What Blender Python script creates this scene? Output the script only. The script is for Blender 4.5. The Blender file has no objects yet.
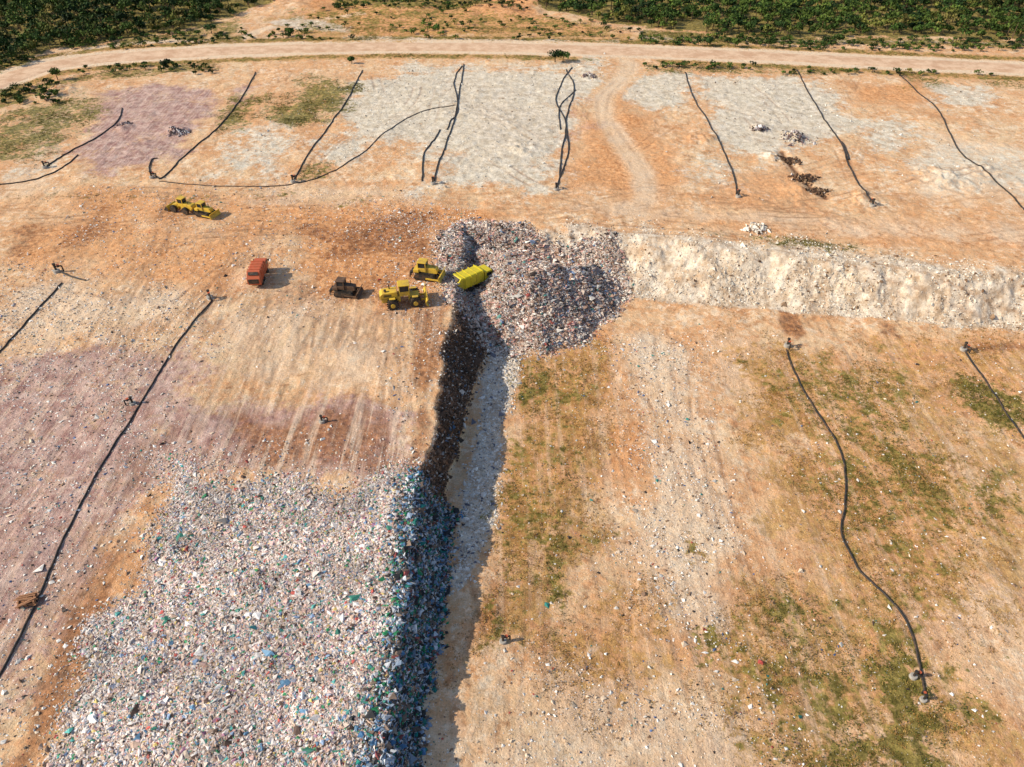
import bpy, bmesh, math, random
import numpy as np
from mathutils import Vector, Matrix, Euler
random.seed(7); rng=np.random.default_rng(11)
S=bpy.context.scene
S.view_settings.view_transform='Standard'; S.view_settings.look='None'; S.view_settings.exposure=0
# ------------------------------------------------ camera
CH=65.0; PITCH=math.radians(40); F=731.0; L=-6.0
cam=bpy.data.cameras.new('camera'); co=bpy.data.objects.new('camera',cam); S.collection.objects.link(co)
co.location=(0,0,CH); co.rotation_euler=(math.radians(90)-PITCH,0,0)
cam.sensor_width=36; cam.lens=36*F/1024; cam.clip_start=1; cam.clip_end=9000
S.camera=co
def ray(px,py):
    f=np.array([0,math.cos(PITCH),-math.sin(PITCH)]);u=np.array([0,math.sin(PITCH),math.cos(PITCH)])
    return f*F+np.array([1.,0,0])*(px-512)+u*(383.5-py)
def U(px,py,z=0.0):
    d=ray(px,py); t=(z-CH)/d[2]; return (d[0]*t,d[1]*t)
def UP(pts,z=0.0): return np.array([U(a,b,z) for a,b in pts])
# ------------------------------------------------ noise
TAB=rng.random((256,256))
def vn(x,y,s,seed=0):
    x=x/s+seed*17.31+1000; y=y/s+seed*9.73+1000
    xi=np.floor(x).astype(np.int64); yi=np.floor(y).astype(np.int64)
    fx=x-xi; fy=y-yi; fx=fx*fx*(3-2*fx); fy=fy*fy*(3-2*fy)
    a=TAB[xi&255,yi&255]; b=TAB[(xi+1)&255,yi&255]; c=TAB[xi&255,(yi+1)&255]; d=TAB[(xi+1)&255,(yi+1)&255]
    return (a*(1-fx)+b*fx)*(1-fy)+(c*(1-fx)+d*fx)*fy
def fbm(x,y,s,o=4,seed=0,g=0.5):
    r=0;a=1;t=0
    for i in range(o):
        r=r+a*vn(x,y,s/(2**i),seed+i*3); t+=a; a*=g
    return r/t-0.5
def smooth(t):
    t=np.clip(t,0,1); return t*t*(3-2*t)
# ------------------------------------------------ ground grid
def grow(start,limit,s,g,sgn):
    out=[];v=start
    while (v<limit if sgn>0 else v>limit):
        s*=g; v+=sgn*s; out.append(v)
    return out,s
def axis(a,b,s,l1,h1,g1,l2,h2):
    mid=list(np.arange(a,b,s))
    hi,sh=grow(mid[-1],h1,s,g1,1); hi2,_=grow(hi[-1],h2,sh,1.12,1)
    lo,sl=grow(mid[0],l1,s,g1,-1); lo2,_=grow(lo[-1],l2,sl,1.12,-1)
    return np.array(sorted(lo+lo2)+mid+hi+hi2)
xs=axis(-70,70,0.22,-230,230,1.0037,-4000,4000)
ys=axis(22,110,0.2,0,330,1.0035,-1500,5000)
nx,ny=len(xs),len(ys)
X,Y=np.meshgrid(xs,ys)
print('grid',nx,ny)
EDGE=fbm(X,Y,9,5,101,.6)
def win(a,pad):
    mn=a.min(0)-pad; mx=a.max(0)+pad
    i0,i1=np.searchsorted(xs,[mn[0],mx[0]]); j0,j1=np.searchsorted(ys,[mn[1],mx[1]])
    return slice(j0,j1),slice(i0,i1)
def segd(x,y,p,q):
    d=q-p; l=max(d@d,1e-9); t=np.clip(((x-p[0])*d[0]+(y-p[1])*d[1])/l,0,1)
    return np.hypot(x-p[0]-t*d[0],y-p[1]-t*d[1])
def stroke(A,pts,w,val=1.0,soft=0.6,add=False):
    pts=np.asarray(pts,float)
    for p,q in zip(pts[:-1],pts[1:]):
        W=win(np.array([p,q]),w+soft)
        if A[W].size==0: continue
        m=np.clip((w-segd(X[W],Y[W],p,q))/soft+0.5,0,1)*val
        A[W]=np.maximum(A[W],m)
def polysd(pts,pad):
    W=win(pts,pad); x=X[W]; y=Y[W]; ins=np.zeros(x.shape,bool); d=np.full(x.shape,1e9)
    n=len(pts)
    for i in range(n):
        p=pts[i];q=pts[(i+1)%n]
        d=np.minimum(d,segd(x,y,p,q))
        c=((p[1]>y)!=(q[1]>y)); ins^=c&(x<(q[0]-p[0])*(y-p[1])/((q[1]-p[1]) or 1e-9)+p[0])
    return W,np.where(ins,d,-d)
def poly(A,pts,soft=4,val=1.0,rag=0.9):
    W,sd=polysd(np.asarray(pts,float),soft*1.6)
    sd=sd+EDGE[W]*soft*rag*2
    m=smooth(0.5+sd/soft/1.4)*val
    A[W]=np.maximum(A[W],m)
# ---- terrain height
te=UP([(452,303),(441,350),(433,400),(424,450),(416,500),(402,600),(388,700),(378,767),(366,880)],0)
tb=UP([(492,345),(480,380),(466,420),(452,470),(446,520),(438,600),(422,700),(408,767),(394,880)],L)
te=te[np.argsort(te[:,1])]; tb=tb[np.argsort(tb[:,1])]
wob=fbm(X,Y,6,5,5,.6)*3.4
xt=np.interp(Y,te[:,1],te[:,0])+wob; xb=np.interp(Y,tb[:,1],tb[:,0])+wob*0.6
fe=UP([(530,222),(620,234),(700,246),(800,258),(900,267),(1024,276),(1200,290)],0)
fb=UP([(560,285),(620,294),(700,302),(800,311),(900,320),(1024,331),(1200,350)],L)
wob2=fbm(X,Y,8,5,9,.6)*6
yt=np.interp(X,fe[:,0],fe[:,1])+wob2; yb=np.interp(X,fb[:,0],fb[:,1])+wob2*0.5
t1=np.clip((X-xt)/np.maximum(xb-xt,1.5),0,1); t2=np.clip((yt-Y)/np.maximum(yt-yb,4),0,1)
T2raw=np.clip((yt-Y)/np.maximum(yt-yb,4),-.5,1.6)
t1=0.5*t1+0.5*smooth(t1); t2=0.6*t2+0.4*smooth(t2)
low=np.minimum(t1,t2)
H=L*low
near=np.interp(Y,[20,35,47,58,70],[3.0,2.2,1.2,.3,0])*np.exp(-(np.maximum(X-xb,0)/28)**2)
H+=near*low
slope=4*low*(1-low)
heap=np.concatenate([UP([(436,236),(470,220),(520,224),(570,236)],0),UP([(612,262),(628,288),(612,312),(582,340),(545,357),(515,352)],L),UP([(478,318),(452,300),(440,270)],0)])
HEAP=np.zeros_like(X); poly(HEAP,heap,3.0,1,.8)
W,sd=polysd(heap,1)
sdn=sd+fbm(X[W],Y[W],5,4,21)*2.6
tgt=L+np.minimum(-L+0.3,np.maximum(sdn,0)*0.56)+fbm(X[W],Y[W],2.5,4,22)*.8*np.clip(sd/2,0,1)
H[W]=np.where(sd>0,np.maximum(H[W]+0.25*fbm(X[W],Y[W],2,3,3),tgt),H[W])
# masks
C={k:np.zeros_like(X) for k in ['white','green','purple','streak','trash','brown','orange','pale','dry','track','grey','dark']}
patch_px=[(176,470),(235,482),(300,476),(350,486),(396,474),(414,488),(414,520),(402,600),(388,700),(373,790),(360,880),(-10,880),(45,775),(90,690),(120,610),(144,545),(160,505)]
PATCH=np.zeros_like(X); poly(PATCH,UP(patch_px,0),4,1,1.2)
SPILL=np.zeros_like(X); sp_poly=np.concatenate([UP([(400,482),(422,474)],0),UP([(450,512),(446,560),(440,640),(425,700),(411,767),(394,880)],L+.8),UP([(340,880),(375,740),(392,600)],0)])
poly(SPILL,sp_poly,2.5,1,1.0)
T=np.maximum(PATCH,SPILL)
def reg(ch,pts,z=0,soft=4,val=1.0,rag=.9): poly(C[ch],UP(pts,z),soft,val,rag)
C['trash']=np.maximum(T,HEAP).copy()
bank=np.clip(T2raw*4,0,1)*np.clip((1.2-T2raw)*5,0,1)*(X>5)
C['white']=np.maximum(C['white'],bank*(t1>0.95)*.76)
reg('white',[(540,220),(640,224),(760,240),(900,256),(1030,268),(1100,280),(1100,300),(880,285),(760,270),(620,262)],0,5,0.68,1.2)
for p,v in [([(345,78),(460,66),(590,70),(606,92),(575,110),(560,150),(552,192),(420,192),(430,150),(400,140),(340,162),(318,150),(338,115)],.85),
           ([(632,76),(690,76),(690,108),(650,112),(625,100)],.85),([(695,80),(760,78),(830,84),(845,108),(870,135),(800,148),(760,170),(715,140),(705,110)],.85),
           ([(845,118),(900,122),(915,150),(860,160)],.7),([(930,85),(985,88),(1010,110),(950,112)],.75),([(690,150),(735,160),(740,190),(700,185)],.7),([(400,66),(600,60),(600,72),(400,76)],.8),
           ([(925,135),(1024,160),(1100,190),(1024,200),(940,190),(880,170)],.55),([(0,120),(60,100),(100,95),(60,170),(0,180)],.5),([(230,130),(300,110),(300,175),(190,182)],.6)]:
    reg('grey',p,0,10,v)
reg('white',[(585,225),(700,232),(760,250),(640,250)],0,6,0.5)
reg('white',[(492,340),(518,352),(508,400),(496,450),(490,520),(470,590),(452,600),(462,540),(470,480),(482,420),(488,380)],L,2,1.15,.7)
for p,s,v in [([(95,92),(160,84),(232,90),(215,125),(180,165),(120,178),(70,178),(85,130)],9,.76),
            ([(-200,380),(60,345),(180,350),(215,400),(190,440),(150,500),(110,560),(20,640),(-200,700)],11,.76),
            ([(150,400),(250,395),(420,408),(412,470),(370,498),(190,480),(120,520),(90,560)],7,.78),
            ([(-80,640),(40,560),(90,540),(60,650),(0,767),(-80,850)],7,.62),
            ([(480,75),(590,78),(600,130),(540,185),(470,180)],9,.36),([(700,90),(840,85),(830,140),(720,130)],9,.36),
            ([(232,85),(262,85),(240,110),(215,120)],5,.6)]: reg('purple',p,0,s,v)
# green
for p,z,s,v in [([(290,80),(345,74),(362,90),(335,118),(300,130),(265,120)],0,10,.66),([(-20,120),(60,92),(118,95),(100,125),(40,160),(-30,165)],0,12,.58),
    ([(225,95),(280,92),(262,118),(215,140),(205,120)],0,10,.6),([(300,165),(335,162),(330,178),(295,180)],0,4,.55),([(-60,100),(30,80),(60,88),(0,110),(-60,135)],0,6,.6),
    ([(955,372),(985,378),(1030,400),(1040,430),(1000,432),(960,395)],L,3.5,.72),([(870,670),(905,665),(935,715),(960,790),(870,790),(885,720)],L,4,.8),
    ([(800,335),(830,345),(900,440),(890,470),(850,400)],L,4,.6),([(800,650),(850,660),(900,767),(830,790),(810,700)],L,6,.6),([(670,620),(720,620),(725,680),(690,680)],L,4,.56),
    ([(535,540),(560,520),(575,620),(555,640),(540,600)],L,3,.57),([(515,380),(545,360),(545,440),(525,470)],L,3,.48),([(640,64),(760,66),(900,72),(900,76),(640,72)],0,5,.5),
    ([(0,92),(80,72),(220,62),(220,68),(90,82),(0,104)],0,5,.58),([(745,600),(790,590),(800,640),(760,640)],L,4,.56),([(900,95),(960,80),(1040,95),(1040,80),(900,72)],0,6,.45),
    ([(330,200),(370,195),(372,202),(332,208)],0,3,.4),([(860,252),(760,246),(700,236),(700,230),(860,244)],0,3,.5),([(740,340),(860,340),(980,480),(1000,620),(900,620),(780,480)],L,9,.41),([(700,560),(1000,660),(1000,800),(720,800)],L,9,.43),([(520,350),(600,350),(590,560),(520,660),(450,700)],L,7,.38),
    ([(60,50),(240,40),(250,14),(180,30)],0,6,.6),([(640,30),(1100,42),(1100,50),(860,46),(640,44)],0,4,.62),([(0,190),(330,190),(330,196),(0,205)],0,5,.34),([(940,440),(1024,480),(1024,560),(960,520)],L,6,.46)]: reg('green',p,z,s,v)
# forest floor
FOR=np.zeros_like(X)
fl=UP([(-400,60),(-150,82),(0,72),(60,50),(120,40),(175,32),(235,16),(300,-12),(330,-60),(-400,-60)],0)
fr=UP([(515,-12),(545,8),(600,20),(680,32),(780,37),(900,38),(1040,40),(1300,48),(1300,-60),(480,-60)],0)
for p in (fl,fr): poly(FOR,p,6,1,.9)
FOR=np.maximum(FOR,smooth((Y-320)/25)); FOR=np.maximum(FOR,(smooth((np.abs(X)-260)/60)))
C['green']=np.maximum(C['green'],FOR)
reg('green',[(330,-14),(440,-14),(520,4),(470,8),(400,10),(330,4)],0,8,.75)
reg('orange',[(300,-10),(520,-10),(560,18),(620,34),(400,38),(300,30)],0,8,.7)
reg('dry',[(260,20),(340,2),(560,16),(640,34),(1100,46),(1100,52),(640,44),(300,44)],0,8,.56)
reg('green',[(280,10),(420,4),(560,14),(640,30),(600,40),(420,34),(300,36)],0,8,.46)
reg('white',[(262,22),(300,16),(345,26),(350,34),(300,30)],0,5,.7)
reg('white',[(340,36),(620,40),(620,43),(340,40)],0,2,.6)
reg('white',[(640,36),(1100,44),(1100,47),(640,40)],0,2,.7)
# orange / brown
for p,z,s,v in [([(290,215),(430,205),(560,212),(500,222),(445,240),(440,300),(380,310),(310,290)],0,7,.8),([(455,100),(555,105),(560,140),(500,160),(470,130)],0,8,.6),
    ([(595,90),(640,90),(700,200),(640,215),(600,190),(560,195),(575,130)],0,9,.6),([(840,85),(930,80),(920,105),(850,108)],0,7,.6),([(700,180),(780,160),(850,190),(840,220),(700,220)],0,9,.52),
    ([(50,180),(250,190),(420,195),(420,240),(200,235),(60,230)],0,10,.6),([(660,235),(900,250),(1100,262),(1100,230),(700,205)],0,8,.55),
    ([(520,330),(620,320),(620,420),(560,520),(520,620),(500,560),(510,430)],L,6,.65),([(740,340),(800,330),(900,420),(1000,560),(950,640),(860,560),(760,480)],L,9,.58),([(600,420),(660,420),(650,480),(590,490)],L,5,.66),
    ([(0,225),(120,215),(260,240),(240,300),(100,280),(0,260)],0,9,.58),([(560,600),(720,560),(760,700),(560,720)],L,9,.52),([(860,330),(1040,330),(1040,420),(900,420)],L,8,.52)]: reg('orange',p,z,s,v)
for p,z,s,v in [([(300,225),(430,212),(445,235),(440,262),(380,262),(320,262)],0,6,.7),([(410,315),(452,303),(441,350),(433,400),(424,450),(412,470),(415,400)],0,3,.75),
    ([(60,235),(110,195),(105,225),(90,250),(40,260)],0,6,.56),([(150,500),(172,468),(118,610),(70,720),(30,790),(-20,800),(50,660),(100,560)],0,4,.74),
    ([(775,308),(800,312),(812,335),(800,345),(780,335)],L,2,.75,),([(872,318),(905,324),(900,340),(878,335)],L,2,.6),([(960,345),(1040,338),(1040,352),(960,352)],L,2,.7),
    ([(225,408),(400,415),(395,485),(230,470)],0,5,.66),([(0,225),(50,220),(40,250),(0,262)],0,4,.56),([(240,265),(450,265),(450,330),(330,345),(250,310)],0,8,.44),([(440,705),(520,620),(500,560),(460,640)],L,3,.58),
    ([(150,470),(420,468),(420,486),(170,484)],0,4,.5)]: reg('brown',p,z,s,v)
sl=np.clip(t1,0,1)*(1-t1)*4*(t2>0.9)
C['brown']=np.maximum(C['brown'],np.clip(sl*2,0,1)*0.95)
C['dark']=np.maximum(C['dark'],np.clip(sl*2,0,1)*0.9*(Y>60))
for p,z,s,v in [([(510,350),(610,340),(615,430),(600,540),(560,650),(500,660),(440,700),(480,600),(505,520),(512,420)],L,5,.62),([(730,330),(830,330),(940,400),(1060,470),(1060,640),(960,640),(850,600),(760,560),(740,450)],L,8,.57),
    ([(700,560),(800,560),(1000,700),(1060,800),(740,800),(700,680)],L,8,.6),([(580,560),(700,600),(720,700),(600,720),(540,680)],L,7,.5),([(840,330),(1100,330),(1100,480),(900,420)],L,8,.46)]: reg('dry',p,z,s,v)
for p,z,s,v in [([(630,330),(670,325),(705,420),(735,560),(740,640),(640,640),(655,540),(650,430)],L,6,.76),([(220,300),(330,295),(420,330),(425,400),(300,395),(215,380)],0,9,.5),
    ([(0,290),(60,270),(180,290),(200,330),(80,345),(0,370)],0,8,.6),([(400,720),(600,680),(760,680),(760,850),(400,850)],L,8,.54),([(700,330),(770,330),(760,420),(720,400)],L,6,.45),([(900,560),(1040,560),(1040,720),(960,700)],L,8,.48),
    ([(0,175),(60,168),(60,190),(0,215)],0,5,.5),([(230,195),(300,180),(420,192),(420,205),(240,210)],0,6,.5),([(560,195),(700,200),(1024,225),(1100,235),(1100,255),(800,235),(560,215)],0,7,.5),([(920,130),(1040,150),(1080,210),(900,200)],0,8,.6)]: reg('pale',p,z,s,v)
SC=np.zeros_like(X)
for p,z,s,v in [([(-60,270),(120,260),(210,300),(200,340),(60,420),(-60,440)],0,10,.7),([(60,180),(420,190),(440,320),(300,330),(60,290)],0,12,.35),([(-100,340),(180,350),(160,520),(60,600),(-100,700)],0,9,.55),([(600,335),(700,330),(740,640),(640,700),(620,450)],L,8,.7),([(400,700),(780,640),(860,850),(380,850)],L,9,.4),([(500,340),(1100,340),(1100,850),(430,850)],L,9,.12),([(400,300),(470,330),(425,470),(380,420)],0,4,.5),([(380,205),(470,205),(450,310),(400,330),(370,300)],0,6,.7),([(0,560),(170,470),(110,640),(40,800),(-60,800)],0,5,.5),([(140,440),(430,440),(430,490),(120,520)],0,6,.8),([(90,600),(150,500),(175,500),(130,640),(70,760),(10,800)],0,4,.7)]: poly(SC,UP(p,z),s,v)
for p,z,v in [([(-100,300),(200,290),(450,300),(425,490),(150,500),(60,700),(-100,800)],0,.5),([(500,340),(1100,340),(1100,850),(430,850)],L,.4),([(210,400),(420,405),(415,490),(190,490)],0,1.0)]: reg('streak',p,z,6,v)
# roads
road=UP([(-260,190),(-120,128),(-40,98),(10,78),(50,66),(100,59),(165,54),(260,50),(360,47),(480,47),(600,50),(700,54),(800,58),(900,63),(1024,69),(1150,77),(1350,92)],0)
def cat(pts,n=12):
    pts=np.asarray(pts,float); P=np.vstack([2*pts[0]-pts[1],pts,2*pts[-1]-pts[-2]]); out=[]
    for i in range(1,len(P)-2):
        a,b,c,d=P[i-1],P[i],P[i+1],P[i+2]
        for t in np.linspace(0,1,n,endpoint=False):
            out.append(0.5*((2*b)+(c-a)*t+(2*a-5*b+4*c-d)*t*t+(-a+3*b-3*c+d)*t**3))
    out.append(pts[-1]); return np.array(out)
roadc=cat(road); ROAD=np.zeros_like(X); stroke(ROAD,roadc,7,1,4)
spur_=cat(UP([(604,51),(622,56),(630,66),(621,80),(606,95),(603,112),(618,138),(636,163),(646,190),(640,212)],0))
VER=np.zeros_like(X); stroke(VER,roadc,12.5,1,4); VI=np.zeros_like(X); stroke(VI,roadc,7,1,3); SPm=np.zeros_like(X); stroke(SPm,spur_,8,1,4)
ver=np.clip(VER-VI,0,1)*(1-SPm); C['green']=np.maximum(C['green'],ver*.5); C['dry']=np.maximum(C['dry'],ver*.7)
SPI=np.zeros_like(X); stroke(SPI,spur_,3.2,1,3.4); C['grey']*=1-SPI; C['green']*=1-SPI; C['orange']*=1-SPI*.35; ROAD=np.maximum(ROAD,SPI*.8)
C['pale']=np.maximum(C['pale'],SPI*.6)
for sg in (-1,1): stroke(C['brown'],spur_+np.array([sg*4.2,0]),1.0,.42,2.6); stroke(C['track'],spur_+np.array([sg*1.2,0]),.45,.4,.6)
stroke(C['pale'],roadc,7.5,.9,3)
up=cat(UP([(-60,95),(20,68),(80,52),(130,44),(170,42),(230,46)],0)); stroke(C['pale'],up,2.5,.8,2)
up2=cat(UP([(230,46),(262,30),(300,22),(360,14)],0)); stroke(C['pale'],up2,2.5,.7,2)
# tyre tracks
def track(start,ang,n,curv,val,step=1.2,gap=2.2,w=0.26):
    p=np.array(start,float); a=ang; Lp=[];Rp=[]; c=curv
    for i in range(n):
        nrm=np.array([-math.sin(a),math.cos(a)])*gap/2
        Lp.append(p+nrm);Rp.append(p-nrm)
        p=p+np.array([math.cos(a),math.sin(a)])*step; c+=random.gauss(0,0.004); c*=0.97; a+=c
    stroke(C['track'],Lp,w,val,0.35); stroke(C['track'],Rp,w,val,0.35)
for i in range(60):
    x,y=U(random.uniform(70,410),random.uniform(330,490)); track((x,y),math.pi/2+random.gauss(0,.1),random.randint(15,45),random.gauss(0,.005),random.uniform(.3,.85))
for i in range(46):
    x,y=U(random.uniform(0,950),random.uniform(195,240)); track((x,y),random.gauss(0,.2)+(math.pi if random.random()<.3 else 0),random.randint(20,70),random.gauss(0,.01),random.uniform(.3,.9))
for i in range(20):
    x,y=U(random.uniform(230,430),random.uniform(225,300)); track((x,y),random.uniform(0,6.3),random.randint(12,28),random.choice([-1,1])*random.uniform(.02,.07),random.uniform(.25,.7))
for i in range(10):
    x,y=U(random.uniform(0,180),random.uniform(225,330)); track((x,y),random.uniform(0,6.3),random.randint(15,40),random.choice([-1,1])*random.uniform(.01,.05),random.uniform(.3,.6))
for i in range(30):
    x,y=U(random.uniform(520,1000),random.uniform(360,760),L); track((x,y),math.pi/2+random.gauss(0,.12),random.randint(15,40),random.gauss(0,.006),random.uniform(.25,.6))
for i in range(40):
    x,y=U(random.uniform(0,1000),random.uniform(75,190)); track((x,y),math.pi/2+random.gauss(0,.3),random.randint(10,30),random.gauss(0,.02),random.uniform(.25,.6))
for i in range(12):
    x,y=U(random.uniform(-60,100),random.uniform(560,760)); track((x,y),math.pi/2+random.gauss(0,.1),random.randint(12,30),random.gauss(0,.006),random.uniform(.4,.8))
C['track']*=np.clip(2.2*vn(X,Y,4,40)-.35,0,1.2)*(1-C['trash'])
# heights
flat=1-0.85*ROAD
H+=fbm(X,Y,14,4,1)*0.7*flat+fbm(X,Y,1.4,3,2)*0.22*flat+np.maximum(fbm(X,Y,5,4,6),0)*.6*flat
H+=T*(-0.02+fbm(X,Y,1.1,4,12)*0.28+fbm(X,Y,8,2,13)*0.3)
rock=np.clip(slope,0,1)*(X>5)*(t2<1)
H+=rock*(np.abs(fbm(X,Y,4,5,14,.65))*-1.6+0.2)
H+=sl*(fbm(X,Y,2.2,4,15))*1.4*(Y>50)
H-=C['track']*0.08
DITCH_SHADE=np.zeros_like(X)
stroke(DITCH_SHADE,cat(UP([(782,152),(792,166),(808,184),(826,197)],0)),.5,1,2.2)
H-=DITCH_SHADE*.55*(1+1.2*fbm(X,Y,3,4,30)); C['brown']=np.maximum(C['brown'],DITCH_SHADE*.9); C['dark']=np.maximum(C['dark'],DITCH_SHADE*.9); C['grey']*=1-DITCH_SHADE  # shallow cut; the ditch's shade is painted dark brown into the soil
for (a,b,r,h) in [(125,128,2,.8),(178,132,2.5,.9),(760,128,2.5,.8),(795,137,3,.9),(940,180,6,.9),(985,172,5,.7),(757,229,2,.4),(590,78,3,.5),(60,90,5,1),(700,140,5,.6),(860,200,5,.6),(520,150,5,.5),(772,158,3,.7),(796,190,3,.6)]:
    c=U(a,b); d=np.hypot(X-c[0],Y-c[1])/r; H+=np.exp(-d*d*1.5)*h*(1+2*fbm(X,Y,1.5,3,31))
H+=smooth((Y-262)/30)*(fbm(X,Y,18,4,33)*5)*(1-ROAD)
H+=45*smooth((Y-340)/900)+smooth((np.abs(X)-300)/800)*25
def gz(x,y):
    i=min(max(np.searchsorted(xs,x)-1,0),nx-2); j=min(max(np.searchsorted(ys,y)-1,0),ny-2)
    u=(x-xs[i])/(xs[i+1]-xs[i]); v=(y-ys[j])/(ys[j+1]-ys[j])
    return float((H[j,i]*(1-u)+H[j,i+1]*u)*(1-v)+(H[j+1,i]*(1-u)+H[j+1,i+1]*u)*v)
def gzv(x,y,A=None):
    A=H if A is None else A
    i=np.clip(np.searchsorted(xs,x)-1,0,nx-2); j=np.clip(np.searchsorted(ys,y)-1,0,ny-2)
    u=(x-xs[i])/(xs[i+1]-xs[i]); v=(y-ys[j])/(ys[j+1]-ys[j])
    return (A[j,i]*(1-u)+A[j,i+1]*u)*(1-v)+(A[j+1,i]*(1-u)+A[j+1,i+1]*u)*v
def hit(px,py):
    z=0.0
    for _ in range(14):
        x,y=U(px,py,z); z=0.5*z+0.5*gz(x,y)
    return x,y,gz(x,y)
# ------------------------------------------------ node helpers
class NT:
    def __init__(s,name):
        s.m=bpy.data.materials.new(name); s.m.use_nodes=True; s.t=s.m.node_tree; s.t.nodes.clear()
        s.out=s.t.nodes.new('ShaderNodeOutputMaterial'); s.b=s.t.nodes.new('ShaderNodeBsdfPrincipled')
        s.t.links.new(s.b.outputs[0],s.out.inputs[0]); s.b.inputs['Specular IOR Level'].default_value=0.25
    def set(s,sock,v):
        if isinstance(v,bpy.types.NodeSocket): s.t.links.new(v,sock)
        else:
            if isinstance(v,(tuple,list)) and len(v)==3 and len(sock.default_value)==4: v=(*v,1)
            sock.default_value=v
    def math(s,op,a,b=0.0,clamp=False):
        n=s.t.nodes.new('ShaderNodeMath'); n.operation=op; n.use_clamp=clamp; s.set(n.inputs[0],a); s.set(n.inputs[1],b); return n.outputs[0]
    def mix(s,f,a,b,blend='MIX'):
        n=s.t.nodes.new('ShaderNodeMix'); n.data_type='RGBA'; n.blend_type=blend
        s.set(n.inputs[0],f); s.set(n.inputs[6],a); s.set(n.inputs[7],b); return n.outputs[2]
    def mr(s,v,a,b,c=0.0,d=1.0,sm=True):
        n=s.t.nodes.new('ShaderNodeMapRange'); n.interpolation_type='SMOOTHSTEP' if sm else 'LINEAR'
        for i,q in enumerate((v,a,b,c,d)): s.set(n.inputs[i],q)
        return n.outputs[0]
    def coord(s,scale=(1,1,1),off=(0,0,0)):
        c=s.t.nodes.new('ShaderNodeTexCoord'); m=s.t.nodes.new('ShaderNodeMapping'); s.t.links.new(c.outputs['Object'],m.inputs[0])
        m.inputs['Scale'].default_value=scale; m.inputs['Location'].default_value=off; return m.outputs[0]
    def noise(s,scale,detail=4,rough=.55,vec=None,dist=0.0):
        n=s.t.nodes.new('ShaderNodeTexNoise'); n.inputs['Scale'].default_value=scale; n.inputs['Detail'].default_value=detail
        n.inputs['Roughness'].default_value=rough; n.inputs['Distortion'].default_value=dist
        s.t.links.new(vec if vec is not None else s.coord(),n.inputs['Vector']); return n.outputs['Fac']
    def vor(s,scale,vec=None):
        n=s.t.nodes.new('ShaderNodeTexVoronoi'); n.inputs['Scale'].default_value=scale
        s.t.links.new(vec if vec is not None else s.coord(),n.inputs['Vector']); return n.outputs['Distance'],n.outputs['Color']
    def attr(s,name):
        n=s.t.nodes.new('ShaderNodeAttribute'); n.attribute_name=name
        sp=s.t.nodes.new('ShaderNodeSeparateColor'); s.t.links.new(n.outputs['Color'],sp.inputs[0])
        return sp.outputs[0],sp.outputs[1],sp.outputs[2],n.outputs['Alpha'],n.outputs['Color']
    def bump(s,h,strength,dist):
        n=s.t.nodes.new('ShaderNodeBump'); n.inputs['Strength'].default_value=strength; n.inputs['Distance'].default_value=dist
        s.t.links.new(h,n.inputs['Height']); s.t.links.new(n.outputs[0],s.b.inputs['Normal'])
def srgb(r,g,b,k=1.0):
    f=lambda c:((c/255+0.055)/1.055)**2.4 if c>10 else c/255/12.92
    return (f(r)*k,f(g)*k,f(b)*k)
K=1.03
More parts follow.
